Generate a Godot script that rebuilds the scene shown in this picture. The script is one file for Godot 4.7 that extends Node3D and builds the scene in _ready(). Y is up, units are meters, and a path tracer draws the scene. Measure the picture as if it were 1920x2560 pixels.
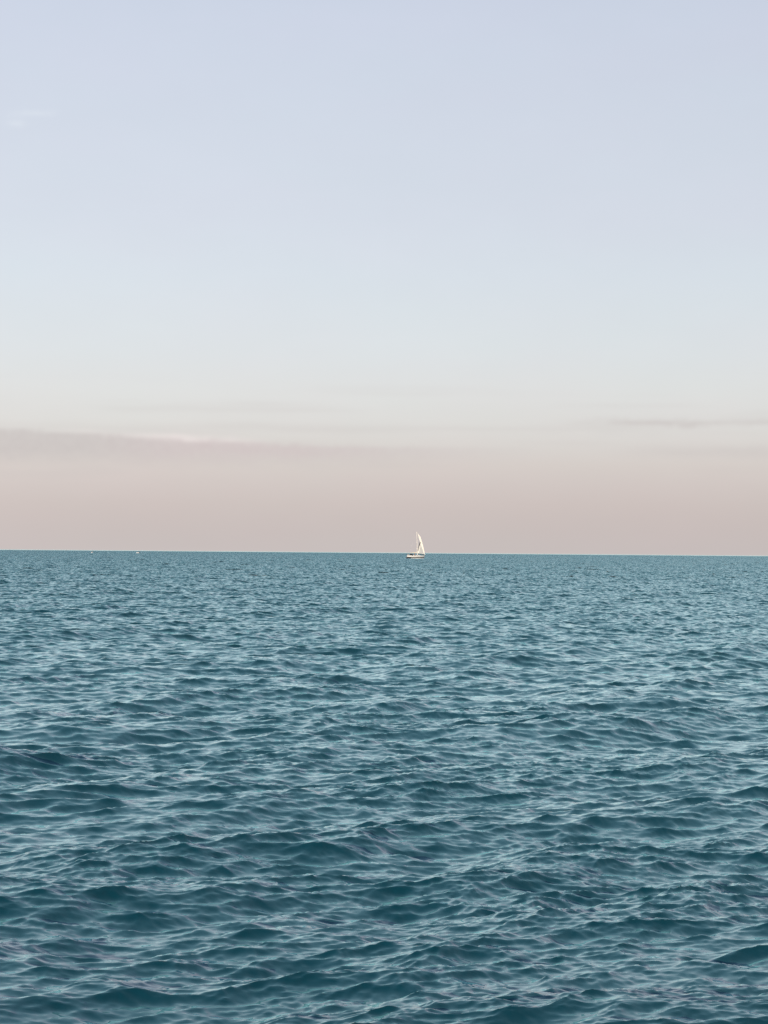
extends Node3D
# A calm sea at dusk seen from a low sea wall, a white sailing yacht under the horizon, two small motorboats far off.

const EYE := 3.5                    # metres above the mean water level
const LENS := 5544.0               # focal length in pixels of a 2560 pixel high picture
const ZOOM := LENS / 3517.0
const SUN_AZIMUTH := -147.0         # degrees from the line of sight, minus is left: low, almost behind the camera, a little to the left
const SUN_HEIGHT := 9.0

var t0 := 0
var M := {}

func stage(what: String) -> void:
	print("%6.1f s  %s" % [(Time.get_ticks_msec() - t0) / 1000.0, what])

func _ready() -> void:
	t0 = Time.get_ticks_msec()
	set_camera()
	set_sky()
	set_sun()
	stage("sky")
	make_materials()
	make_sea()
	stage("sea")
	make_yacht()
	make_people()
	make_motorboats()
	stage("boats")

# ---------------------------------------------------------------- camera, sky, sun

func set_camera() -> void:
	var cam := Camera3D.new()
	cam.name = "camera"
	cam.fov = 26.0
	cam.near = 0.1
	cam.far = 80000.0
	cam.position = Vector3(0, EYE, 0)
	cam.rotation_degrees = Vector3(rad_to_deg(atan(101.0 / LENS)), 0, 0.477)
	add_child(cam)
	cam.current = true

# degrees above the horizon, then sRGB of the dusk air, made more cyan above the view to tint wave reflections
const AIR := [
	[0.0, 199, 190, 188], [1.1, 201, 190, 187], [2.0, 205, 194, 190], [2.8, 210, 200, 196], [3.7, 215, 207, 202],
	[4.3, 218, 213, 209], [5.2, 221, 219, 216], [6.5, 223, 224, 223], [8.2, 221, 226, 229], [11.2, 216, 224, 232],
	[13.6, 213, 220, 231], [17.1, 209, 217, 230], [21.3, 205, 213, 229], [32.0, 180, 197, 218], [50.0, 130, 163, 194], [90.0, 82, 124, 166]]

func air(el: float) -> Vector3:
	for i in range(1, AIR.size()):
		if el <= AIR[i][0]:
			var a: Array = AIR[i - 1]
			var b: Array = AIR[i]
			var t: float = clampf((el - a[0]) / (b[0] - a[0]), 0.0, 1.0)
			return Vector3(lerpf(a[1], b[1], t), lerpf(a[2], b[2], t), lerpf(a[3], b[3], t))
	return Vector3(82, 124, 166)

func lin(v: Vector3) -> Color:
	return Color(v.x / 255.0, v.y / 255.0, v.z / 255.0).srgb_to_linear()

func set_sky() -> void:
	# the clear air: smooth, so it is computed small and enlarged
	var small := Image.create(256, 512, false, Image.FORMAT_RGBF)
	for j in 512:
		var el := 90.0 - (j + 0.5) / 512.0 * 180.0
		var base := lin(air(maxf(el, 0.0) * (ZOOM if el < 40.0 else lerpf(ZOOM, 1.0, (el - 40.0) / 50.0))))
		for i in 256:
			var az := wrapf((i + 0.5) / 256.0 * 360.0, -180.0, 180.0)
			var k := (1.0 + 0.12 * cos(deg_to_rad(az + 112.0))) / 0.955
			small.set_pixel(i, j, Color(base.r * k, base.g * k, base.b * k))
	var W := 4096
	var H := 2048
	var sky := small
	sky.resize(W, H, Image.INTERPOLATE_BILINEAR)
	# low bars of thin evening cloud all round the horizon, and a few wisps higher up
	var bars := FastNoiseLite.new()
	bars.seed = 11
	bars.noise_type = FastNoiseLite.TYPE_SIMPLEX_SMOOTH
	bars.frequency = 1.0
	bars.fractal_octaves = 4
	var j0 := int((90.0 - 16.5) / 180.0 * H)
	var j1 := int(90.0 / 180.0 * H) - 1
	for j in range(j0, j1):
		var el := (90.0 - (j + 0.5) / H * 180.0) * ZOOM
		var bar_zone := smoothstep(2.2, 3.4, el) * (1.0 - smoothstep(5.6, 7.5, el))
		for i in W:
			var az := wrapf((i + 0.5) / W * 360.0, -180.0, 180.0) * ZOOM
			# the sky must close behind: noise on a circle
			var ax := sin(deg_to_rad(az / ZOOM)) * 5.0
			var ay := cos(deg_to_rad(az / ZOOM)) * 5.0
			var share := 0.0
			var lit := 0.0
			var warm := 0.0
			var pale := 0.0
			if bar_zone > 0.0:
				var n := bars.get_noise_3d(ax, el * 1.9, ay)
				share = 0.20 * bar_zone * smoothstep(0.02, 0.5, n)
			if az > -24.0 and az < 22.0 and el < 19.0:
				var w := bars.get_noise_2d(az * 0.55, el * 2.2)
				var w2 := bars.get_noise_2d(az * 2.1 + 40.0, el * 6.0)
				# long bar on the left, flat below and sharp above, thinning out to the right
				var top := 4.36 + 0.55 * pow(clampf((-az) / 15.6, 0.0, 1.5), 1.3) + 0.08 * w + 0.02 * w2
				var low := 3.78 - 0.12 * clampf(-az / 15.0, 0.0, 1.0) + 0.16 * w
				var fade := (1.0 - smoothstep(-6.0, 9.0, az)) * smoothstep(-24.0, -18.0, az)
				var body := smoothstep(0.0, 0.13, top - el) * smoothstep(-0.55, 0.45, el - low) * fade
				share = maxf(share, body * (0.72 + 0.2 * w2))
				warm = body * smoothstep(-13.0, -7.0, az)
				# its upper rim catches the last sun
				var rim := exp(-pow((el - top + 0.02) / 0.10, 2.0)) * exp(-pow((az + 7.9) / 2.2, 2.0))
				rim += 0.35 * exp(-pow((el - top + 0.02) / 0.07, 2.0)) * exp(-pow((az + 11.4) / 1.2, 2.0))
				lit += 0.7 * rim
				# thin grey streaks on the right
				var c := 5.34 + 0.10 * w + 0.06 * sin(az * 0.9)
				var s1 := exp(-pow((el - c) / (0.10 + 0.05 * w2), 2.0)) * smoothstep(6.5, 10.5, az) * (1.0 - 0.4 * smoothstep(12.6, 14.0, az) * (1.0 - smoothstep(14.4, 15.3, az)))
				var s2 := exp(-pow((el - 4.15 - 0.1 * w) / 0.22, 2.0)) * smoothstep(7.5, 13.0, az)
				var s3 := exp(-pow((el - 4.85 - 0.05 * w) / 0.05, 2.0)) * smoothstep(8.0, 9.0, az) * (1.0 - smoothstep(10.5, 12.0, az))
				share = maxf(share, clampf(0.75 * s1 + 0.40 * s2 + 0.35 * s3, 0.0, 1.0) * (1.0 - smoothstep(19.0, 22.0, az)))
				# pale wisps high on the left
				var q1 := exp(-pow((el - 17.37 - 0.08 * (az + 14.4)) / 0.07, 2.0)) * smoothstep(-15.6, -15.0, az) * (1.0 - smoothstep(-14.0, -13.0, az)) * (0.7 + 0.6 * w2)
				var q2 := exp(-pow((el - 16.95) / 0.10, 2.0)) * exp(-pow((az + 15.0) / 0.35, 2.0))
				pale = 0.55 * q1 + 0.45 * q2
			# faint unevenness of the haze
			var haze := 1.0 + 0.012 * bars.get_noise_3d(ax * 1.6, el * 0.22 + 30.0, ay * 1.6) + 0.006 * bars.get_noise_3d(ax * 7.0, el * 0.9 + 60.0, ay * 7.0)
			var hue := 0.008 * bars.get_noise_3d(ax * 2.2, el * 0.3 + 90.0, ay * 2.2)
			var c0 := sky.get_pixel(i, j)
			sky.set_pixel(i, j, Color(c0.r * (haze + hue), c0.g * (haze - hue * 0.6), c0.b * haze))
			if share > 0.003 or lit > 0.003 or pale > 0.003:
				var p := sky.get_pixel(i, j)
				var grey := lin(Vector3(201, 194, 192).lerp(Vector3(207, 194, 194), warm))
				p = p.lerp(grey, clampf(share, 0.0, 0.85))
				p = p.lerp(lin(Vector3(240, 229, 227)), clampf(lit, 0.0, 0.8))
				p = p.lerp(lin(Vector3(230, 237, 244)), clampf(pale, 0.0, 0.8))
				sky.set_pixel(i, j, p)
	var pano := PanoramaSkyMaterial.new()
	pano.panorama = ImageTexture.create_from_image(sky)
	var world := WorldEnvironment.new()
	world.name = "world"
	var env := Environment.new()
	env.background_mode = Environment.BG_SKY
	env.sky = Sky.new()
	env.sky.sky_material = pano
	env.background_energy_multiplier = 1.0
	env.tonemap_mode = Environment.TONE_MAPPER_LINEAR
	env.tonemap_exposure = 1.0
	env.sdfgi_enabled = true
	env.ssao_enabled = true
	env.ssil_enabled = true
	world.environment = env
	add_child(world)

func set_sun() -> void:
	var sun := DirectionalLight3D.new()
	sun.name = "sun"
	sun.light_energy = 1.3
	sun.light_color = Color(1.0, 0.92, 0.82)
	sun.light_angular_distance = 0.5
	sun.shadow_enabled = true
	add_child(sun)
	var a := deg_to_rad(SUN_AZIMUTH)
	var e := deg_to_rad(SUN_HEIGHT)
	var towards := Vector3(sin(a) * cos(e), sin(e), -cos(a) * cos(e))
	sun.look_at_from_position(Vector3.ZERO, -towards, Vector3.UP)

# ---------------------------------------------------------------- materials

func mat(called: String, base: Color, rough := 0.5, metal := 0.0, spec := 0.5) -> StandardMaterial3D:
	var m := StandardMaterial3D.new()
	m.resource_name = called
	m.albedo_color = base.linear_to_srgb()
	m.roughness = rough
	m.metallic = metal
	m.metallic_specular = spec
	M[called] = m
	return m

const WATER := Color(0.0001, 0.034, 0.048)

func make_materials() -> void:
	var water := mat("sea_water", WATER, 0.03, 0.0, 0.38)
	water.rim_enabled = true
	water.rim = 3.0
	water.rim_tint = 0.74
	water.clearcoat_enabled = true
	water.clearcoat = 0.12
	water.clearcoat_roughness = 0.03
	mat("gelcoat", Color(0.80, 0.79, 0.75), 0.25)
	mat("deck_grey", Color(0.62, 0.60, 0.55), 0.6)
	mat("navy", Color(0.012, 0.014, 0.02), 0.3)
	mat("smoked_glass", Color(0.015, 0.017, 0.02), 0.1)
	mat("canvas_dark", Color(0.03, 0.035, 0.04), 0.85)
	mat("canvas_cream", Color(0.70, 0.64, 0.50), 0.85)
	var cloth := mat("sailcloth", Color(0.80, 0.78, 0.72), 0.8)
	cloth.backlight = Color(0.12, 0.115, 0.10)
	mat("sun_strip", Color(0.014, 0.013, 0.012), 0.9)
	mat("mast_paint", Color(0.74, 0.70, 0.65), 0.4)
	mat("steel", Color(0.55, 0.55, 0.55), 0.3, 1.0)
	mat("teak", Color(0.26, 0.15, 0.08), 0.7)
	mat("skin", Color(0.46, 0.24, 0.15), 0.6)
	mat("red_cloth", Color(0.18, 0.035, 0.02), 0.85)
	mat("white_cloth", Color(0.78, 0.76, 0.72), 0.85)
	mat("hair", Color(0.03, 0.02, 0.015), 0.8)
	mat("outboard_black", Color(0.02, 0.02, 0.022), 0.35)
	mat("hull_white", Color(0.80, 0.82, 0.83), 0.3)

# ---------------------------------------------------------------- the sea

# One periodic patch of wind waves: random phases, a wind-sea spectrum between two wavelengths, and an inverse FFT.
# Returns (sideways, up, sideways) of every grid point; the sideways part sharpens the crests.
func wave_patch(n: int, size: float, longest: float, shortest: float, steepness: float, wind: float, spread: float, chop: float, seed_: int, peak: float, tilt := 0.0) -> PackedVector3Array:
	var rng := RandomNumberGenerator.new()
	rng.seed = seed_
	var re := PackedFloat32Array()
	var im := PackedFloat32Array()
	re.resize(n * n)
	im.resize(n * n)
	var half := n / 2
	var k_lo := TAU / longest
	var k_hi := TAU / shortest
	var k_peak := TAU / peak
	var wx := sin(wind)
	var wz := -cos(wind)
	var slope2 := 0.0
	for j in n:
		var kz := (j if j < half else j - n) * TAU / size
		for i in n:
			var kx := (i if i < half else i - n) * TAU / size
			var g := rng.randfn()
			var h := rng.randfn()
			var k := sqrt(kx * kx + kz * kz)
			if k < k_lo or k >= k_hi:
				continue
			var c := (kx * wx + kz * wz) / k
			var d := (1.0 - spread) * pow(c, 6.0) + spread * 0.3
			if c < 0.0:
				d *= 0.25
			var a := sqrt(d * exp(-pow(k_peak / k, 2.0))) / (k * k) * pow(k / k_lo, tilt)
			re[j * n + i] = g * a
			im[j * n + i] = h * a
	# the field must be real: make the spectrum its own mirror image
	var hr := PackedFloat32Array()
	var hi := PackedFloat32Array()
	hr.resize(n * n)
	hi.resize(n * n)
	for j in n:
		var jm := (n - j) % n
		for i in n:
			var p := j * n + i
			var q := jm * n + (n - i) % n
			hr[p] = re[p] + re[q]
			hi[p] = im[p] - im[q]
			if hr[p] != 0.0:
				var kx := float(i if i < half else i - n) * TAU / size
				var kz := float(j if j < half else j - n) * TAU / size
				slope2 += (hr[p] * hr[p] + hi[p] * hi[p]) * (kx * kx + kz * kz)
	var gain := steepness / sqrt(slope2)
	for j in n:
		var kz := float(j if j < half else j - n)
		for i in n:
			var kx := float(i if i < half else i - n)
			var p := j * n + i
			var k := maxf(sqrt(kx * kx + kz * kz), 1e-6)
			var r := hr[p] * gain
			var s := hi[p] * gain
			re[p] = r * (1.0 - kx / k)       # up + i * sideways in x
			im[p] = s * (1.0 - kx / k)
			hr[p] = -s * kz / k              # sideways in z
			hi[p] = r * kz / k
	fft2(re, im, n)
	fft2(hr, hi, n)
	var out := PackedVector3Array()
	out.resize(n * n)
	for p in n * n:
		out[p] = Vector3(im[p] * chop, re[p], hr[p] * chop)
	return out

func fft2(re: PackedFloat32Array, im: PackedFloat32Array, n: int) -> void:
	var bits := int(round(log(n) / log(2.0)))
	var rev := PackedInt32Array()
	rev.resize(n)
	for i in n:
		var r := 0
		for b in bits:
			if i & (1 << b):
				r |= 1 << (bits - 1 - b)
		rev[i] = r
	var cs := PackedFloat32Array()
	var sn := PackedFloat32Array()
	cs.resize(n)
	sn.resize(n)
	for i in n:
		cs[i] = cos(TAU * i / n)
		sn[i] = sin(TAU * i / n)
	for pass_ in 2:
		var step := 1 if pass_ == 0 else n       # along a row, then along a column
		var line := n if pass_ == 0 else 1
		for l in n:
			var o := l * line
			for i in n:
				var r := rev[i]
				if r > i:
					var p := o + i * step
					var q := o + r * step
					var x := re[p]
					re[p] = re[q]
					re[q] = x
					x = im[p]
					im[p] = im[q]
					im[q] = x
			var m := 1
			while m < n:
				var tw := n / (2 * m)
				for k in m:
					var c := cs[k * tw]
					var s := sn[k * tw]
					var i := k
					while i < n:
						var p := o + i * step
						var q := p + m * step
						var xr := re[q] * c - im[q] * s
						var xi := re[q] * s + im[q] * c
						re[q] = re[p] - xr
						im[q] = im[p] - xi
						re[p] += xr
						im[p] += xi
						i += 2 * m
				m *= 2

# Three ranges of wavelength; the patch sizes divide one another, so the whole sea repeats every L0 metres and far copies join up.
const L0 := 50.0
const L1 := L0 / 2.0
const L2 := L0 / 9.0
const N0 := 256
const N1 := 512
const N2 := 512
const TILE := 480                   # cells along a side of the copied piece of sea
const NEAR := 60.0                  # metres: nearer water is one finer piece
var P0: PackedVector3Array
var P1: PackedVector3Array
var P2: PackedVector3Array
var rows := PackedFloat32Array()
var angles := PackedFloat32Array()
var sea_points := PackedVector3Array()
var sea_normals := PackedVector3Array()

func make_patch(which: int) -> void:
	if which == 0:
		P0 = wave_patch(N0, L0, 48.0, 1.6, 0.13, deg_to_rad(158.0), 0.22, 1.1, 8, 5.6)
	elif which == 1:
		P1 = wave_patch(N1, L1, 1.6, 0.38, 0.20, deg_to_rad(174.0), 0.28, 1.15, 17, 0.8)
	else:
		P2 = wave_patch(N2, L2, 0.38, 0.055, 0.28, deg_to_rad(186.0), 0.18, 0.75, 29, 0.33, 0.0)

func lift(p: PackedVector3Array, n: int, size: float, x: float, z: float) -> Vector3:
	var u := x * (n / size)
	var t := z * (n / size)
	var i := floori(u)
	var j := floori(t)
	u -= i
	t -= j
	var m := n - 1
	var ja := (j & m) * n
	var jb := ((j + 1) & m) * n
	var ia := i & m
	var ib := (i + 1) & m
	return p[ja + ia].lerp(p[ja + ib], u).lerp(p[jb + ia].lerp(p[jb + ib], u), t)

# cat's-paws: the wind ruffles some patches more than others
func gust(x: float, z: float) -> float:
	var q := TAU / L0
	return 0.95 + 0.16 * sin(q * (3.0 * x + z) + 0.7) + 0.14 * sin(q * (x - 4.0 * z) + 2.1) + 0.12 * sin(q * (5.0 * x + 6.0 * z) + 4.0) + 0.10 * sin(q * (7.0 * x - 9.0 * z) + 1.3)

func sea_at(x: float, z: float, shift := Vector2.ZERO, wind := 1.0) -> Vector3:
	var u := x + shift.x
	var v := z + shift.y
	return Vector3(x, 0.0, z) + lift(P0, N0, L0, u, v) + lift(P1, N1, L1, u * 1.0 + shift.y * 0.37, v) + lift(P2, N2, L2, u, v) * gust(u, v) * wind

const LATTICE := 0.37               # radians: the pieces are laid askew to the line of sight

func make_sea() -> void:
	var job := WorkerThreadPool.add_group_task(make_patch, 3, -1, true)
	# distances from the wall: finer where the water is near
	var d := 1.2
	while d < NEAR:
		rows.append(d)
		d += maxf(0.02, 0.010 * d) if d < 13.0 else 0.0017 * d
	rows.append(NEAR)
	# directions: fine ahead, coarse to the sides and behind
	var side := PackedFloat32Array()
	var a := 0.0
	var step := 0.00082
	while a < PI:
		side.append(a)
		if a > deg_to_rad(12.0):
			step *= 1.12
		a += minf(step, 0.06)
	side.append(PI)
	for i in range(side.size() - 1, 0, -1):
		angles.append(-side[i])
	angles.append_array(side)
	WorkerThreadPool.wait_for_group_task_completion(job)
	stage("wave patches; grid %d x %d" % [rows.size(), angles.size()])
	var nr := rows.size()
	var nc := angles.size()
	sea_points.resize(nr * nc)
	for c in nc:
		# in the axes of the lattice, which is turned against the line of sight
		var sx := sin(angles[c] + LATTICE)
		var sz := -cos(angles[c] + LATTICE)
		for r in nr:
			sea_points[r * nc + c] = sea_at(rows[r] * sx, rows[r] * sz)
	sea_normals = grid_normals(sea_points, nr, nc)
	stage("near sea")
	var near := ArrayMesh.new()
	sea_surface(near, nr, nc)
	var o := MeshInstance3D.new()
	o.name = "sea"
	o.mesh = near
	o.rotation.y = LATTICE
	o.set_meta("kind", "structure")
	o.set_meta("label", "teal sea with small choppy waves reaching the horizon")
	o.set_meta("category", "sea")
	add_child(o)
	# the open sea: copies of two pieces, side by side; past a few hundred metres also turned end for end, so that no rows line up
	var n := TILE + 1
	var rng := RandomNumberGenerator.new()
	rng.seed = 77
	var lanes := FastNoiseLite.new()          # long streaks where the wind bites harder
	lanes.seed = 3
	lanes.frequency = 0.0016
	var pieces := []
	var places := [[], []]
	for shift in [Vector2.ZERO, Vector2(23.3, 9.1)]:
		sea_points.resize(n * n)
		for j in n:
			for i in n:
				sea_points[j * n + i] = sea_at(i * L0 / TILE, j * L0 / TILE, shift, 1.0 if shift == Vector2.ZERO else 1.35)
		sea_normals = grid_normals(sea_points, n, n)
		var piece := ArrayMesh.new()
		sea_surface(piece, n, n, true)
		pieces.append(piece)
	for j in range(-240, 241):
		for i in range(-240, 241):
			var mid := Vector2((i + 0.5) * L0, (j + 0.5) * L0)
			var far := mid.length()
			if far > 12000.0 or far < NEAR - 0.75 * L0:
				continue
			var bearing := absf(angle_difference(mid.angle(), -PI / 2 + LATTICE))
			if far < 900.0 or bearing < deg_to_rad(17.0):
				var at := Transform3D(Basis(), Vector3(i * L0, -0.03, j * L0))
				var which := 0
				if far > 330.0:
					which = int(lanes.get_noise_2d(mid.x, mid.y) + 0.35 * rng.randfn() > 0.0)
					if rng.randi() % 2:
						at = Transform3D(Basis(Vector3.UP, PI), Vector3((i + 1) * L0, -0.03, (j + 1) * L0))
				places[which].append(at)
	for which in 2:
		var mm := MultiMesh.new()
		mm.transform_format = MultiMesh.TRANSFORM_3D
		mm.mesh = pieces[which]
		mm.instance_count = places[which].size()
		for k in places[which].size():
			mm.set_instance_transform(k, places[which][k])
		var open := MultiMeshInstance3D.new()
		open.name = "open_sea"
		open.multimesh = mm
		open.set_meta("kind", "structure")
		o.add_child(open, true)
	# still water under the wave troughs, out to where the earth would hide it
	var under := begin()
	for k in 48:
		var a0 := TAU * k / 48.0
		var a1 := TAU * (k + 1) / 48.0
		for v in [Vector3(0, -0.7, 0), Vector3(cos(a0), 0, sin(a0)) * 60000.0 + Vector3(0, -0.7, 0), Vector3(cos(a1), 0, sin(a1)) * 60000.0 + Vector3(0, -0.7, 0)]:
			under.add_vertex(v)
	part("deep_water", under, "sea_water", o).set_meta("kind", "structure")
	stage("open sea")
	sea_points.clear()
	sea_normals.clear()

func grid_normals(p: PackedVector3Array, nr: int, nc: int) -> PackedVector3Array:
	var out := PackedVector3Array()
	out.resize(nr * nc)
	for r in nr:
		var ra := maxi(r - 1, 0) * nc
		var rb := mini(r + 1, nr - 1) * nc
		for c in nc:
			var q := r * nc
			var n := (p[q + mini(c + 1, nc - 1)] - p[q + maxi(c - 1, 0)]).cross(p[rb + c] - p[ra + c]).normalized()
			out[q + c] = n if n.y > 0.0 else -n
	return out

func sea_surface(into: ArrayMesh, nr: int, nc: int, flip := false) -> void:
	var arrays := []
	arrays.resize(Mesh.ARRAY_MAX)
	arrays[Mesh.ARRAY_VERTEX] = sea_points
	arrays[Mesh.ARRAY_NORMAL] = sea_normals
	var index := PackedInt32Array()
	index.resize((nr - 1) * (nc - 1) * 6)
	var at := 0
	for r in nr - 1:
		for c in nc - 1:
			var p := r * nc + c
			index[at] = p
			index[at + 1] = p + 1 if flip else p + nc
			index[at + 2] = p + nc if flip else p + 1
			index[at + 3] = p + nc if flip else p + 1
			index[at + 4] = p + 1 if flip else p + nc
			index[at + 5] = p + nc + 1
			at += 6
	arrays[Mesh.ARRAY_INDEX] = index
	into.add_surface_from_arrays(Mesh.PRIMITIVE_TRIANGLES, arrays)
	into.surface_set_material(0, M["sea_water"])

# ---------------------------------------------------------------- mesh helpers

func begin() -> SurfaceTool:
	var st := SurfaceTool.new()
	st.begin(Mesh.PRIMITIVE_TRIANGLES)
	return st

func part(called: String, st: SurfaceTool, m: String, parent: Node3D) -> MeshInstance3D:
	st.index()
	st.generate_normals()
	var o := MeshInstance3D.new()
	o.name = called
	o.mesh = st.commit()
	o.material_override = M[m]
	parent.add_child(o, true)
	return o

func quad(st: SurfaceTool, a: Vector3, b: Vector3, c: Vector3, d: Vector3) -> void:
	for v in [a, b, c, a, c, d]:
		st.add_vertex(v)

# a skin over rows of points of the same length
func skin(st: SurfaceTool, lines: Array, smooth := 0, closed := false) -> void:
	st.set_smooth_group(smooth)
	for r in lines.size() - 1:
		var a: Array = lines[r]
		var b: Array = lines[r + 1]
		for c in (a.size() if closed else a.size() - 1):
			var n := (c + 1) % a.size()
			quad(st, a[c], a[n], b[n], b[c])

func cap(st: SurfaceTool, line: Array) -> void:
	st.set_smooth_group(-1)
	var mid := Vector3.ZERO
	for p in line:
		mid += p
	mid /= line.size()
	for c in line.size():
		for v in [mid, line[c], line[(c + 1) % line.size()]]:
			st.add_vertex(v)

func tube(st: SurfaceTool, pts: Array, radii: Array, sides := 8, squash := Vector3.ONE) -> void:
	var lines := []
	for i in pts.size():
		var dir: Vector3 = (pts[mini(i + 1, pts.size() - 1)] - pts[maxi(i - 1, 0)]).normalized()
		var u := dir.cross(Vector3(0.31, 0.17, 0.93)).normalized()
		var w := dir.cross(u)
		var ring := []
		for k in sides:
			var t := TAU * k / sides
			ring.append(pts[i] + (u * cos(t) + w * sin(t)) * radii[i] * squash)
		lines.append(ring)
	skin(st, lines, 1, true)
	cap(st, lines[0])
	cap(st, lines[-1])

# a block with chamfered edges
func block(st: SurfaceTool, at: Vector3, size: Vector3, bevel := 0.03) -> void:
	var lines := []
	var h := size * 0.5
	for l in [[-h.y, bevel], [-h.y + bevel, 0.0], [h.y - bevel, 0.0], [h.y, bevel]]:
		var x: float = h.x - l[1]
		var z: float = h.z - l[1]
		var b := bevel
		var ring := []
		for p in [[x - b, z], [x, z - b], [x, -z + b], [x - b, -z], [-x + b, -z], [-x, -z + b], [-x, z - b], [-x + b, z]]:
			ring.append(at + Vector3(p[0], l[0], p[1]))
		lines.append(ring)
	skin(st, lines, -1, true)
	cap(st, lines[0])
	cap(st, lines[-1])

# a cloth of some thickness over rows of points
func cloth(st: SurfaceTool, lines: Array, thick := 0.02) -> void:
	var off := Vector3(0, 0, thick)
	var back := []
	for l in lines:
		var b := []
		for p in l:
			b.append(p - off)
		back.append(b)
	skin(st, lines, 1)
	skin(st, back, 2)
	var rim := []
	var rim_back := []
	for l in lines:
		rim.append(l[0])
	for p in lines[-1]:
		rim.append(p)
	for i in range(lines.size() - 1, -1, -1):
		rim.append(lines[i][-1])
	for i in range(lines[0].size() - 1, -1, -1):
		rim.append(lines[0][i])
	for p in rim:
		rim_back.append(p - off)
	skin(st, [rim, rim_back], -1)

func thing(called: String, label: String, category: String, at: Vector3, turn := 0.0, group := "") -> Node3D:
	var o := Node3D.new()
	o.name = called
	add_child(o, true)
	o.position = at
	o.rotation.y = turn
	o.set_meta("label", label)
	o.set_meta("category", category)
	if group:
		o.set_meta("group", group)
	return o

# ---------------------------------------------------------------- the yacht

const YACHT := Vector3(19.9, 0.0, -831.0 * ZOOM)
const YACHT_TURN := 0.10

func hull_point(s: float, y: float, side: float) -> Vector3:
	var stern := -6.75 + 0.62 * clampf(y - 0.3, 0.0, 2.0)
	var bow := 4.02 + 0.24 * y
	var beam: float
	if s < 0.42:
		beam = lerpf(1.42, 1.88, sin(s / 0.42 * PI / 2))
	else:
		beam = 1.88 * pow(maxf(1.0 - pow((s - 0.42) / 0.58, 2.2), 0.0), 0.82)
	beam = maxf(beam * (0.80 + 0.20 * smoothstep(-0.4, 1.4, y)), 0.02)
	return Vector3(lerpf(stern, bow, s), y, side * beam)

func sheer(s: float) -> float:
	return 1.42 + 0.42 * pow(s, 1.6) + 0.06 * (1.0 - s)

func hull_band(st: SurfaceTool, low: float, high: float, to_sheer := false, s0 := 0.0, s1 := 1.0, proud := 0.0, sides := [-1.0, 1.0]) -> void:
	for side in sides:
		var lines := []
		for i in 25:
			var s := lerpf(s0, s1, i / 24.0)
			var top := sheer(s) if to_sheer else high
			var l := []
			for j in 5:
				var p := hull_point(s, lerpf(low, top, j / 4.0), side)
				p.z += side * proud
				l.append(p)
			lines.append(l)
		skin(st, lines, 1)

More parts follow.
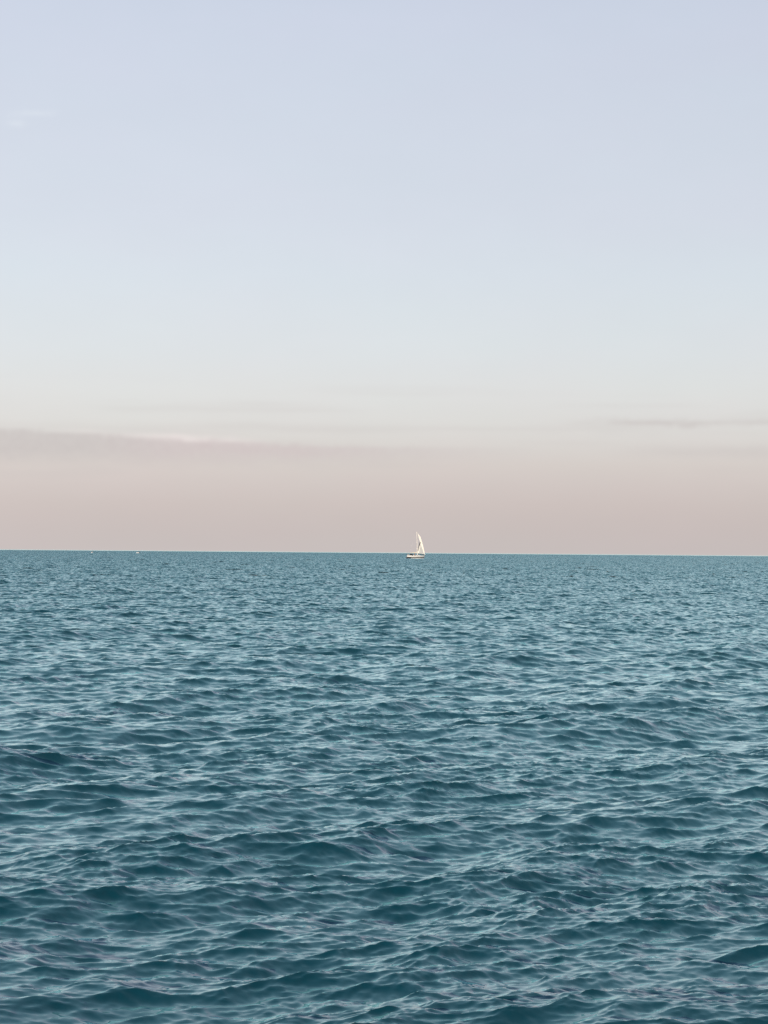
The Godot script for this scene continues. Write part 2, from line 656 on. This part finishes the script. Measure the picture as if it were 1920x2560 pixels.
func make_yacht() -> void:
	var y := thing("sailing_yacht", "white sailing yacht with narrow white headsail below the horizon", "sailboat", YACHT, YACHT_TURN)
	y.rotation.x = deg_to_rad(-2.0)
	var st := begin()
	hull_band(st, 0.92, 2.0, true)
	var topsides := part("topsides", st, "gelcoat", y)
	topsides.set_meta("label", "glossy white topsides of the hull")
	st = begin()
	hull_band(st, 0.40, 0.92)
	part("dark_hull_stripe", st, "navy", y)
	st = begin()
	hull_band(st, -0.55, 0.40)
	part("bottom", st, "gelcoat", y)
	for side in [-1.0, 1.0]:
		st = begin()
		hull_band(st, -0.3, 0.40, false, 0.0, 0.26, 0.012, [side])
		part("stern_quarter", st, "navy", y)
	st = begin()                                            # transom with a swim step
	var lines := []
	for j in 7:
		var h := lerpf(-0.5, sheer(0.0), j / 6.0)
		lines.append([hull_point(0, h, -1), hull_point(0, h, -0.33), hull_point(0, h, 0.33), hull_point(0, h, 1)])
	skin(st, lines, 1)
	part("transom", st, "navy", y)
	st = begin()
	lines = []
	for i in 25:
		var s := i / 24.0
		var a := hull_point(s, sheer(s), -1)
		var b := hull_point(s, sheer(s), 1)
		lines.append([a, a.lerp(b, 0.3) + Vector3(0, 0.05, 0), a.lerp(b, 0.7) + Vector3(0, 0.05, 0), b])
	skin(st, lines, 1)
	part("deck", st, "deck_grey", y)
	st = begin()
	for side in [-1.0, 1.0]:
		var pts := []
		for i in 25:
			var s := i / 24.0
			pts.append(hull_point(s, sheer(s) + 0.03, side))
		var r := []
		for i in 25:
			r.append(0.04)
		tube(st, pts, r, 6)
	part("toe_rail", st, "gelcoat", y)
	# cabin trunk
	st = begin()
	lines = []
	for l in [[-2.6, 1.12, 0.46], [-2.5, 1.15, 0.52], [-1.0, 1.14, 0.56], [0.8, 0.92, 0.46], [1.9, 0.55, 0.22], [2.3, 0.4, 0.02]]:
		var x: float = l[0]
		var w: float = l[1]
		var h: float = l[2]
		var base := 1.50 + 0.03 * (x + 2.6)
		lines.append([Vector3(x, base, -w - 0.06), Vector3(x, base + h * 0.85, -w + 0.04), Vector3(x, base + h, -w + 0.18), Vector3(x, base + h + 0.05, 0), Vector3(x, base + h, w - 0.18), Vector3(x, base + h * 0.85, w - 0.04), Vector3(x, base, w + 0.06)])
	skin(st, lines, -1)
	cap(st, lines[0])
	cap(st, lines[-1])
	var cabin := part("cabin", st, "gelcoat", y)
	for side in [-1.0, 1.0]:
		for x in [-2.0, -1.05, -0.1]:
			st = begin()
			block(st, Vector3(x, 1.80, side * 1.125), Vector3(0.7, 0.17, 0.05), 0.02)
			part("window", st, "smoked_glass", cabin)
	st = begin()
	block(st, Vector3(1.2, 2.05, 0), Vector3(0.55, 0.08, 0.55), 0.03)
	part("hatch", st, "smoked_glass", cabin)
	# sprayhood over the companionway
	st = begin()
	lines = []
	for l in [[-4.3, 0.98, 1.10, 1.72], [-4.0, 1.02, 1.18, 1.72], [-3.3, 1.04, 1.12, 1.8], [-2.5, 1.0, 0.45, 1.95]]:
		var ring := []
		for k in 9:
			var t := PI * k / 8.0
			ring.append(Vector3(l[0], l[3] - 0.1 + pow(sin(t), 0.7) * l[2], -cos(t) * l[1]))
		lines.append(ring)
	cloth(st, lines, 0.02)
	var hood := part("sprayhood", st, "canvas_dark", y)
	hood.set_meta("label", "dark canvas sprayhood in front of the cockpit")
	# cockpit coamings, seats, wheel
	for side in [-1.0, 1.0]:
		st = begin()
		block(st, Vector3(-4.6, 1.66, side * 1.05), Vector3(2.6, 0.34, 0.28), 0.05)
		part("cockpit_coaming", st, "gelcoat", y)
	st = begin()
	block(st, Vector3(-5.7, 1.72, 0), Vector3(0.55, 0.45, 1.9), 0.05)
	part("helm_seat", st, "gelcoat", y)
	st = begin()
	var ring := []
	var rr := []
	for k in 17:
		var t := TAU * k / 16.0
		ring.append(Vector3(-4.95, 2.25 + sin(t) * 0.42, cos(t) * 0.42))
		rr.append(0.025)
	tube(st, ring, rr, 6)
	for k in 3:
		var t := PI * k / 3.0
		tube(st, [Vector3(-4.95, 2.25 + sin(t) * 0.42, cos(t) * 0.42), Vector3(-4.95, 2.25 - sin(t) * 0.42, -cos(t) * 0.42)], [0.012, 0.012], 6)
	tube(st, [Vector3(-4.88, 1.5, 0), Vector3(-4.9, 2.25, 0)], [0.09, 0.06], 8)
	part("steering_wheel", st, "steel", y)
	# mast, spreaders, boom
	st = begin()
	tube(st, [Vector3(0.08, 1.6, 0), Vector3(-0.02, 8.0, 0), Vector3(-0.30, 14.6, 0), Vector3(-0.38, 15.85, 0)], [0.23, 0.23, 0.22, 0.18], 10)
	var mast := part("mast", st, "mast_paint", y)
	for h in [6.6, 11.2]:
		for side in [-1.0, 1.0]:
			st = begin()
			tube(st, [Vector3(0.0, h, 0), Vector3(-0.25, h + 0.06, side * (1.15 if h < 9 else 0.85))], [0.06, 0.035], 6)
			part("spreader", st, "mast_paint", mast)
	st = begin()
	tube(st, [Vector3(-0.38, 15.8, 0), Vector3(-0.40, 16.1, 0)], [0.02, 0.012], 6)
	part("wind_vane", st, "navy", mast)
	st = begin()
	tube(st, [Vector3(0.0, 3.35, 0), Vector3(-4.45, 3.25, 0.10)], [0.13, 0.11], 8)
	var boom := part("boom", st, "mast_paint", y)
	st = begin()
	lines = []
	for i in 13:
		var t := i / 12.0
		var x := lerpf(-0.12, -4.35, t)
		var h := lerpf(0.62, 0.20, pow(t, 0.6)) + 0.03 * sin(t * 19.0)
		var w := lerpf(0.24, 0.13, t)
		var l := []
		for k in 9:
			var q := PI * k / 8.0
			l.append(Vector3(x, lerpf(3.44, 3.35, t) + sin(q) * h, 0.10 * t - cos(q) * w))
		lines.append(l)
	skin(st, lines, 1)
	cap(st, lines[0])
	cap(st, lines[-1])
	part("sail_cover", st, "canvas_cream", boom)
	# headsail on the forestay: narrow, its belly out over the bow
	st = begin()
	lines = []
	var left := [[0.05, 15.1], [0.76, 12.75], [1.60, 9.95], [2.61, 6.9], [3.75, 3.4], [4.15, 2.35]]
	var right := [[0.10, 15.12], [1.78, 12.75], [2.64, 9.95], [3.38, 7.2], [4.10, 4.2], [4.40, 2.35]]
	for i in 21:
		var u := i / 20.0 * 5.0
		var k := mini(int(u), 4)
		var f := u - k
		var a := Vector2(left[k][0], left[k][1]).lerp(Vector2(left[k + 1][0], left[k + 1][1]), f)
		var b := Vector2(right[k][0], right[k][1]).lerp(Vector2(right[k + 1][0], right[k + 1][1]), f)
		var belly := sin(PI * i / 20.0)
		var l := []
		for j in 7:
			var v := j / 6.0
			var p := a.lerp(b, v)
			l.append(Vector3(p.x, p.y, 0.10 + belly * (-0.15 + 0.75 * pow(v, 1.3))))
		lines.append(l)
	cloth(st, lines, 0.02)
	var jib := part("headsail", st, "sailcloth", y)
	jib.set_meta("label", "tall narrow white headsail with a curved leading edge")
	st = begin()
	lines = []
	# inner sail: leech from the forestay down to the clew by the mast, foot along the deck
	for i in 15:
		var t := i / 14.0
		var a := Vector3(1.66, 9.7, 0.0).lerp(Vector3(0.26, 3.15, 0.0), t)
		a.x -= 0.14 * sin(PI * t)
		var b := Vector3(1.72, 9.7, 0.0).lerp(Vector3(3.95, 2.72, 0.0), t)
		var belly := sin(PI * clampf(t * 0.62 + 0.10, 0.0, 1.0))
		var l := []
		for j in 11:
			var v := j / 10.0
			# out towards the camera next to the leech, then falling away to leeward
			var z := belly * (0.75 * sin(PI * pow(v, 0.42)) * t - 1.15 * v * (1.0 - 0.15 * v) * t)
			l.append(a.lerp(b, v) + Vector3(0, 0, z + 0.02))
		lines.append(l)
	cloth(st, lines, 0.02)
	var inner := part("staysail", st, "sailcloth", y)
	st = begin()
	var leech := []
	for i in 15:
		var t := i / 14.0 * 0.80
		var p := Vector3(1.66, 9.7, 0.05).lerp(Vector3(0.26, 3.15, 0.05), t)
		p.x -= 0.14 * sin(PI * t)
		leech.append([p + Vector3(-0.24, 0, 0.05), p + Vector3(0.22, 0.04, 0.12)])
	cloth(st, leech, 0.03)
	part("sun_strip", st, "sun_strip", inner)
	st = begin()
	var foot := []
	for i in 12:
		var t := i / 11.0
		var p := Vector3(0.30, 2.86, 0.10).lerp(Vector3(4.15, 2.28, 0.12), t)
		foot.append([p + Vector3(0, -0.07 - 0.14 * t, 0), p + Vector3(0, 0.08 + 0.14 * t, 0)])
	cloth(st, foot, 0.03)
	part("foot_strip", st, "sun_strip", inner)
	# wires
	for w in [["forestay", Vector3(4.55, 1.95, 0), Vector3(-0.28, 15.2, 0)], ["backstay", Vector3(-5.8, 1.55, 0), Vector3(-0.38, 15.8, 0)],
			["shroud", Vector3(-0.35, 1.6, 1.6), Vector3(-0.30, 14.6, 0.1)], ["shroud", Vector3(-0.35, 1.6, -1.6), Vector3(-0.30, 14.6, -0.1)]]:
		st = begin()
		tube(st, [w[1], w[2]], [0.008, 0.008], 5)
		part(w[0], st, "steel", y)
	# rails
	st = begin()
	var rail := []
	for p in [[0.86, 1], [0.93, 1], [0.985, 1], [0.985, -1], [0.93, -1], [0.86, -1]]:
		rail.append(hull_point(p[0], 1.8, p[1]) * Vector3(1, 0, 0.95) + Vector3(0.12, 2.42, 0))
	tube(st, rail, [0.022, 0.022, 0.022, 0.022, 0.022, 0.022], 6)
	for p in rail:
		tube(st, [p, Vector3(p.x - 0.1, 1.8, p.z)], [0.018, 0.018], 6)
	part("bow_pulpit", st, "steel", y)
	st = begin()
	rail = []
	for p in [[0.14, 1], [0.07, 1], [0.02, 1], [0.02, -1], [0.07, -1], [0.14, -1]]:
		rail.append(hull_point(p[0], 1.5, p[1]) * Vector3(1, 0, 0.95) + Vector3(-0.1, 2.3, 0))
	tube(st, rail, [0.03, 0.03, 0.03, 0.03, 0.03, 0.03], 6)
	for p in rail:
		tube(st, [p, Vector3(p.x, 1.45, p.z)], [0.02, 0.02], 6)
	part("stern_rail", st, "steel", y)
	st = begin()
	block(st, Vector3(-6.0, 2.72, 0), Vector3(1.3, 0.10, 2.5), 0.04)
	for x in [-6.45, -5.5]:
		for side in [-1.0, 1.0]:
			tube(st, [Vector3(x, 1.5, side * 1.15), Vector3(x, 2.7, side * 1.1)], [0.025, 0.025], 6)
	part("stern_arch", st, "canvas_dark", y)
	for side in [-1.0, 1.0]:
		for i in 6:
			var s := lerpf(0.22, 0.82, i / 5.0)
			st = begin()
			var p := hull_point(s, sheer(s), side) * Vector3(1, 1, 0.96)
			tube(st, [p, p + Vector3(0, 0.62, 0)], [0.013, 0.013], 6)
			part("stanchion", st, "steel", y)
		st = begin()
		var pts := []
		for i in 9:
			var s := lerpf(0.14, 0.88, i / 8.0)
			pts.append(hull_point(s, sheer(s), side) * Vector3(1, 1, 0.96) + Vector3(0, 0.62, 0))
		tube(st, pts, [0.006, 0.006, 0.006, 0.006, 0.006, 0.006, 0.006, 0.006, 0.006], 5)
		part("lifeline", st, "steel", y)

# ---------------------------------------------------------------- people aboard

func capsule(p: Vector3, b: Array) -> float:
	var a: Vector3 = b[0]
	var d: Vector3 = b[1] - a
	var t := clampf((p - a).dot(d) / maxf(d.length_squared(), 1e-9), 0.0, 1.0)
	return p.distance_to(a + d * t) - lerpf(b[2], b[3], t)

# smooth union of tapered bones, meshed as surface nets
func body(st: SurfaceTool, bones: Array, cell: float, soft: float) -> void:
	var lo := Vector3.INF
	var hi := -Vector3.INF
	for b in bones:
		var r := Vector3.ONE * (maxf(b[2], b[3]) + 2.5 * cell)
		lo = lo.min(b[0] - r).min(b[1] - r)
		hi = hi.max(b[0] + r).max(b[1] + r)
	var n := Vector3i(((hi - lo) / cell).ceil()) + Vector3i.ONE
	var f := PackedFloat32Array()
	f.resize(n.x * n.y * n.z)
	for z in n.z:
		for y in n.y:
			for x in n.x:
				var p := lo + Vector3(x, y, z) * cell
				var s := 0.0
				var least := 9.0
				for b in bones:
					var d := capsule(p, b)
					least = minf(least, d)
					s += exp(-minf(d, 1.0) / soft)
				f[(z * n.y + y) * n.x + x] = -soft * log(maxf(s, 1e-30)) if least < 0.2 else least
	var spot := {}
	var offs := [Vector3i(0, 0, 0), Vector3i(1, 0, 0), Vector3i(0, 1, 0), Vector3i(1, 1, 0), Vector3i(0, 0, 1), Vector3i(1, 0, 1), Vector3i(0, 1, 1), Vector3i(1, 1, 1)]
	var edges := [[0, 1], [2, 3], [4, 5], [6, 7], [0, 2], [1, 3], [4, 6], [5, 7], [0, 4], [1, 5], [2, 6], [3, 7]]
	for z in n.z - 1:
		for y in n.y - 1:
			for x in n.x - 1:
				var v := PackedFloat32Array()
				var inside := 0
				for o in offs:
					var q := f[((z + o.z) * n.y + y + o.y) * n.x + x + o.x]
					v.append(q)
					inside += int(q < 0.0)
				if inside == 0 or inside == 8:
					continue
				var sum := Vector3.ZERO
				var count := 0
				for e in edges:
					if (v[e[0]] < 0.0) != (v[e[1]] < 0.0):
						var t := v[e[0]] / (v[e[0]] - v[e[1]])
						sum += Vector3(offs[e[0]]).lerp(Vector3(offs[e[1]]), t)
						count += 1
				spot[Vector3i(x, y, z)] = lo + (Vector3(x, y, z) + sum / count) * cell
	st.set_smooth_group(1)
	var axes := [[Vector3i(1, 0, 0), Vector3i(0, 1, 0), Vector3i(0, 0, 1)], [Vector3i(0, 1, 0), Vector3i(0, 0, 1), Vector3i(1, 0, 0)], [Vector3i(0, 0, 1), Vector3i(1, 0, 0), Vector3i(0, 1, 0)]]
	for c in spot:
		for ax in axes:
			var o: Vector3i = c + ax[0]
			var va := f[(c.z * n.y + c.y) * n.x + c.x]
			var vb := f[(o.z * n.y + o.y) * n.x + o.x]
			if (va < 0.0) == (vb < 0.0):
				continue
			var k1: Vector3i = c - ax[1]
			var k2: Vector3i = c - ax[1] - ax[2]
			var k3: Vector3i = c - ax[2]
			if not (spot.has(k1) and spot.has(k2) and spot.has(k3)):
				continue
			if va < 0.0:
				quad(st, spot[c], spot[k3], spot[k2], spot[k1])
			else:
				quad(st, spot[c], spot[k1], spot[k2], spot[k3])

func hand(bones: Array, wrist: Vector3, dir: Vector3, side: Vector3) -> void:
	dir = dir.normalized()
	side = side.normalized()
	var palm := wrist + dir * 0.085
	bones.append([wrist, palm, 0.028, 0.036])
	for k in 4:
		var root := palm + side * (k - 1.5) * 0.021
		var mid := root + dir * (0.045 + 0.006 * (1 - absi(k - 1)))
		var bend := (dir + dir.cross(side) * 0.45).normalized()
		bones.append([root, mid, 0.010, 0.009])
		bones.append([mid, mid + bend * (0.038 + 0.006 * (1 - absi(k - 1))), 0.009, 0.008])
	var base := wrist + dir * 0.03 - side * 0.03
	bones.append([base, base + dir * 0.045 - side * 0.025, 0.011, 0.009])

func head(bones: Array, top_of_neck: Vector3, look: Vector3) -> void:
	look = look.normalized()
	var c := top_of_neck + Vector3(0, 0.12, 0) + look * 0.015
	bones.append([c + Vector3(0, 0.03, 0) - look * 0.02, c + Vector3(0, -0.05, 0) + look * 0.025, 0.092, 0.068])
	bones.append([c + look * 0.095 + Vector3(0, 0.0, 0), c + look * 0.108 + Vector3(0, -0.03, 0), 0.012, 0.016])
	var across := look.cross(Vector3.UP)
	for s in [-1.0, 1.0]:
		bones.append([c + across * s * 0.088, c + across * s * 0.094 + Vector3(0, -0.03, 0), 0.016, 0.012])

func face(on: Node3D, top_of_neck: Vector3, look: Vector3) -> void:
	look = look.normalized()
	var c := top_of_neck + Vector3(0, 0.12, 0) + look * 0.015
	var across := look.cross(Vector3.UP)
	for s in [-1.0, 1.0]:
		var st := begin()
		tube(st, [c + look * 0.080 + across * s * 0.032 + Vector3(0, 0.012, 0), c + look * 0.093 + across * s * 0.032 + Vector3(0, 0.012, 0)], [0.014, 0.009], 8)
		part("eye", st, "hair", on)
	var st2 := begin()
	tube(st2, [c + look * 0.088 - across * 0.024 + Vector3(0, -0.058, 0), c + look * 0.094 + Vector3(0, -0.06, 0), c + look * 0.088 + across * 0.024 + Vector3(0, -0.058, 0)], [0.006, 0.009, 0.006], 6)
	part("mouth", st2, "red_cloth", on)

func make_people() -> void:
	# standing on the side deck by the cabin, bare chested, red brown shorts
	var turned := Basis(Vector3.UP, YACHT_TURN)
	var a := thing("person", "person in red brown shorts standing on the yacht side deck", "person", YACHT + turned * Vector3(-1.75, 1.47, 1.50), YACHT_TURN + 0.4)
	var look := Vector3(-0.3, 0, 1)
	var b := []
	for s in [-1.0, 1.0]:
		b.append([Vector3(0.10 * s, 0.90, 0), Vector3(0.12 * s, 0.50, 0.03), 0.095, 0.060])
		b.append([Vector3(0.12 * s, 0.50, 0.03), Vector3(0.13 * s, 0.09, -0.01), 0.060, 0.040])
		b.append([Vector3(0.13 * s, 0.05, -0.03), Vector3(0.15 * s, 0.035, 0.15), 0.042, 0.032])
		b.append([Vector3(0.10 * s, 1.44, 0), Vector3(0.19 * s, 1.42, 0), 0.07, 0.062])
		b.append([Vector3(0.20 * s, 1.41, 0), Vector3(0.26 * s, 1.12, 0.0), 0.055, 0.042])
		b.append([Vector3(0.26 * s, 1.12, 0.0), Vector3(0.25 * s, 0.90, 0.14), 0.042, 0.030])
		hand(b, Vector3(0.25 * s, 0.90, 0.14), Vector3(-0.1 * s, -0.8, 0.4), Vector3(0.2, 0.2, 0.8))
	b.append([Vector3(0, 0.94, 0), Vector3(0, 1.12, 0.01), 0.145, 0.125])
	b.append([Vector3(0, 1.12, 0.01), Vector3(0, 1.38, 0), 0.125, 0.145])
	b.append([Vector3(0, 1.44, 0), Vector3(0, 1.56, 0.01), 0.06, 0.055])
	head(b, Vector3(0, 1.55, 0.01), look)
	var st := begin()
	body(st, b, 0.022, 0.012)
	var figure := part("body", st, "skin", a)
	face(figure, Vector3(0, 1.55, 0.01), look)
	st = begin()
	var sh := []
	for s in [-1.0, 1.0]:
		sh.append([Vector3(0.10 * s, 0.90, 0), Vector3(0.12 * s, 0.58, 0.03), 0.112, 0.098])
	sh.append([Vector3(-0.05, 0.97, 0), Vector3(0.05, 0.97, 0), 0.148, 0.148])
	body(st, sh, 0.03, 0.015)
	part("shorts", st, "red_cloth", a)
	st = begin()
	body(st, [[Vector3(0, 1.71, -0.02), Vector3(0, 1.70, -0.04), 0.102, 0.096]], 0.025, 0.01)
	part("hair", st, "hair", a)
	# seated at the helm in a white shirt
	var at := Vector3(-5.55, 1.96, 0.55)
	var h := thing("person", "person in a white shirt seated at the yacht stern", "person", YACHT + turned * at, YACHT_TURN)
	look = Vector3(1, 0, 0.2)
	b = []
	for s in [-1.0, 1.0]:
		b.append([Vector3(0.0, 0.09, 0.11 * s), Vector3(0.42, 0.12, 0.14 * s), 0.095, 0.062])
		b.append([Vector3(0.42, 0.12, 0.14 * s), Vector3(0.46, -0.33, 0.14 * s), 0.060, 0.040])
		b.append([Vector3(0.43, -0.38, 0.14 * s), Vector3(0.60, -0.40, 0.16 * s), 0.042, 0.032])
		b.append([Vector3(0.02, 0.60, 0.19 * s), Vector3(0.12, 0.34, 0.26 * s), 0.055, 0.042])
		b.append([Vector3(0.12, 0.34, 0.26 * s), Vector3(0.36, 0.36, 0.16 * s), 0.042, 0.030])
		hand(b, Vector3(0.36, 0.36, 0.16 * s), Vector3(1, 0, -0.2 * s), Vector3(0, 1, 0.2))
	b.append([Vector3(-0.02, 0.12, 0), Vector3(0, 0.34, 0), 0.145, 0.125])
	b.append([Vector3(0, 0.34, 0), Vector3(0.02, 0.58, 0), 0.125, 0.140])
	b.append([Vector3(0.02, 0.62, 0), Vector3(0.04, 0.75, 0), 0.06, 0.055])
	head(b, Vector3(0.04, 0.74, 0), look)
	st = begin()
	body(st, b, 0.022, 0.012)
	figure = part("body", st, "skin", h)
	face(figure, Vector3(0.04, 0.74, 0), look)
	st = begin()
	var shirt := [[Vector3(-0.02, 0.10, 0), Vector3(0, 0.34, 0), 0.160, 0.142], [Vector3(0, 0.34, 0), Vector3(0.02, 0.58, 0), 0.142, 0.156]]
	for s in [-1.0, 1.0]:
		shirt.append([Vector3(0.02, 0.60, 0.17 * s), Vector3(0.08, 0.44, 0.235 * s), 0.075, 0.066])
	body(st, shirt, 0.03, 0.015)
	part("shirt", st, "white_cloth", h)
	st = begin()
	tube(st, [Vector3(0.03, 0.90, 0), Vector3(0.03, 0.92, 0), Vector3(0.03, 0.925, 0), Vector3(0.03, 1.0, 0), Vector3(0.03, 1.02, 0)], [0.18, 0.18, 0.112, 0.10, 0.05], 14)
	part("sun_hat", st, "white_cloth", h)

# ---------------------------------------------------------------- motorboats

func motorboat(at: Vector3, turn: float, length: float, label: String) -> void:
	var o := thing("motorboat", label, "motorboat", at, turn, "small motorboats on the horizon")
	var st := begin()
	var lines := []
	var k := length / 5.0
	for i in 15:
		var s := i / 14.0
		var w: float = maxf(1.0 * pow(maxf(1.0 - pow(s, 3.0), 0.0), 0.7), 0.03) * k
		var x := lerpf(-2.5, 2.5, s) * k
		var top := (0.75 + 0.35 * s * s) * k
		lines.append([Vector3(x, top, -w), Vector3(x + 0.1 * s, 0.2, -w * 0.86), Vector3(x, -0.35, 0), Vector3(x + 0.1 * s, 0.2, w * 0.86), Vector3(x, top, w)])
	skin(st, lines, 1)
	cap(st, lines[0])
	part("hull", st, "hull_white", o)
	st = begin()
	var deck := []
	for l in lines:
		deck.append([l[0], l[0].lerp(l[4], 0.5) + Vector3(0, 0.04, 0), l[4]])
	skin(st, deck.slice(7), 1)
	part("foredeck", st, "hull_white", o)
	st = begin()
	block(st, Vector3(-1.0, 0.45, 0) * k, Vector3(2.6, 0.1, 1.6) * k, 0.03)
	part("cockpit_floor", st, "deck_grey", o)
	st = begin()
	block(st, Vector3(-0.1, 1.05, 0) * k, Vector3(0.7, 1.0, 0.9) * k, 0.08)
	var console := part("console", st, "hull_white", o)
	st = begin()
	cloth(st, [[Vector3(0.28, 1.5, -0.5) * k, Vector3(0.36, 1.5, 0.0) * k, Vector3(0.28, 1.5, 0.5) * k], [Vector3(-0.05, 2.0, -0.42) * k, Vector3(0.0, 2.0, 0.0) * k, Vector3(-0.05, 2.0, 0.42) * k]], 0.02)
	part("windscreen", st, "smoked_glass", console)
	st = begin()
	block(st, Vector3(-2.75, 1.15, 0) * k, Vector3(0.6, 0.75, 0.5) * k, 0.1)
	block(st, Vector3(-2.75, 0.3, 0) * k, Vector3(0.22, 1.3, 0.16) * k, 0.04)
	part("outboard_motor", st, "outboard_black", o)
	st = begin()
	block(st, Vector3(-1.2, 0.85, 0) * k, Vector3(0.55, 0.7, 1.1) * k, 0.08)
	part("helm_seat", st, "canvas_dark", o)
	st = begin()
	for x in [-0.9, 0.0]:
		for s in [-1.0, 1.0]:
			tube(st, [Vector3(x, 0.5, s * 0.62) * k, Vector3(x, 2.35, s * 0.6) * k], [0.03, 0.03], 6)
	block(st, Vector3(-0.45, 2.38, 0) * k, Vector3(1.5, 0.08, 1.5) * k, 0.03)
	part("canopy", st, "canvas_dark", o)

func spot(px: float, below: float) -> Vector3:
	# bearing and distance worked out from the height of the eye
	var far := EYE * LENS / below
	return Vector3((px - 960.0) / LENS * far, 0, -far)

func make_motorboats() -> void:
	motorboat(spot(232.0, 7.2), deg_to_rad(78.0), 4.6, "tiny white motorboat farthest left on the horizon")
	motorboat(spot(346.0, 7.2), deg_to_rad(152.0), 5.0, "tiny white motorboat on horizon, the one nearer the yacht")
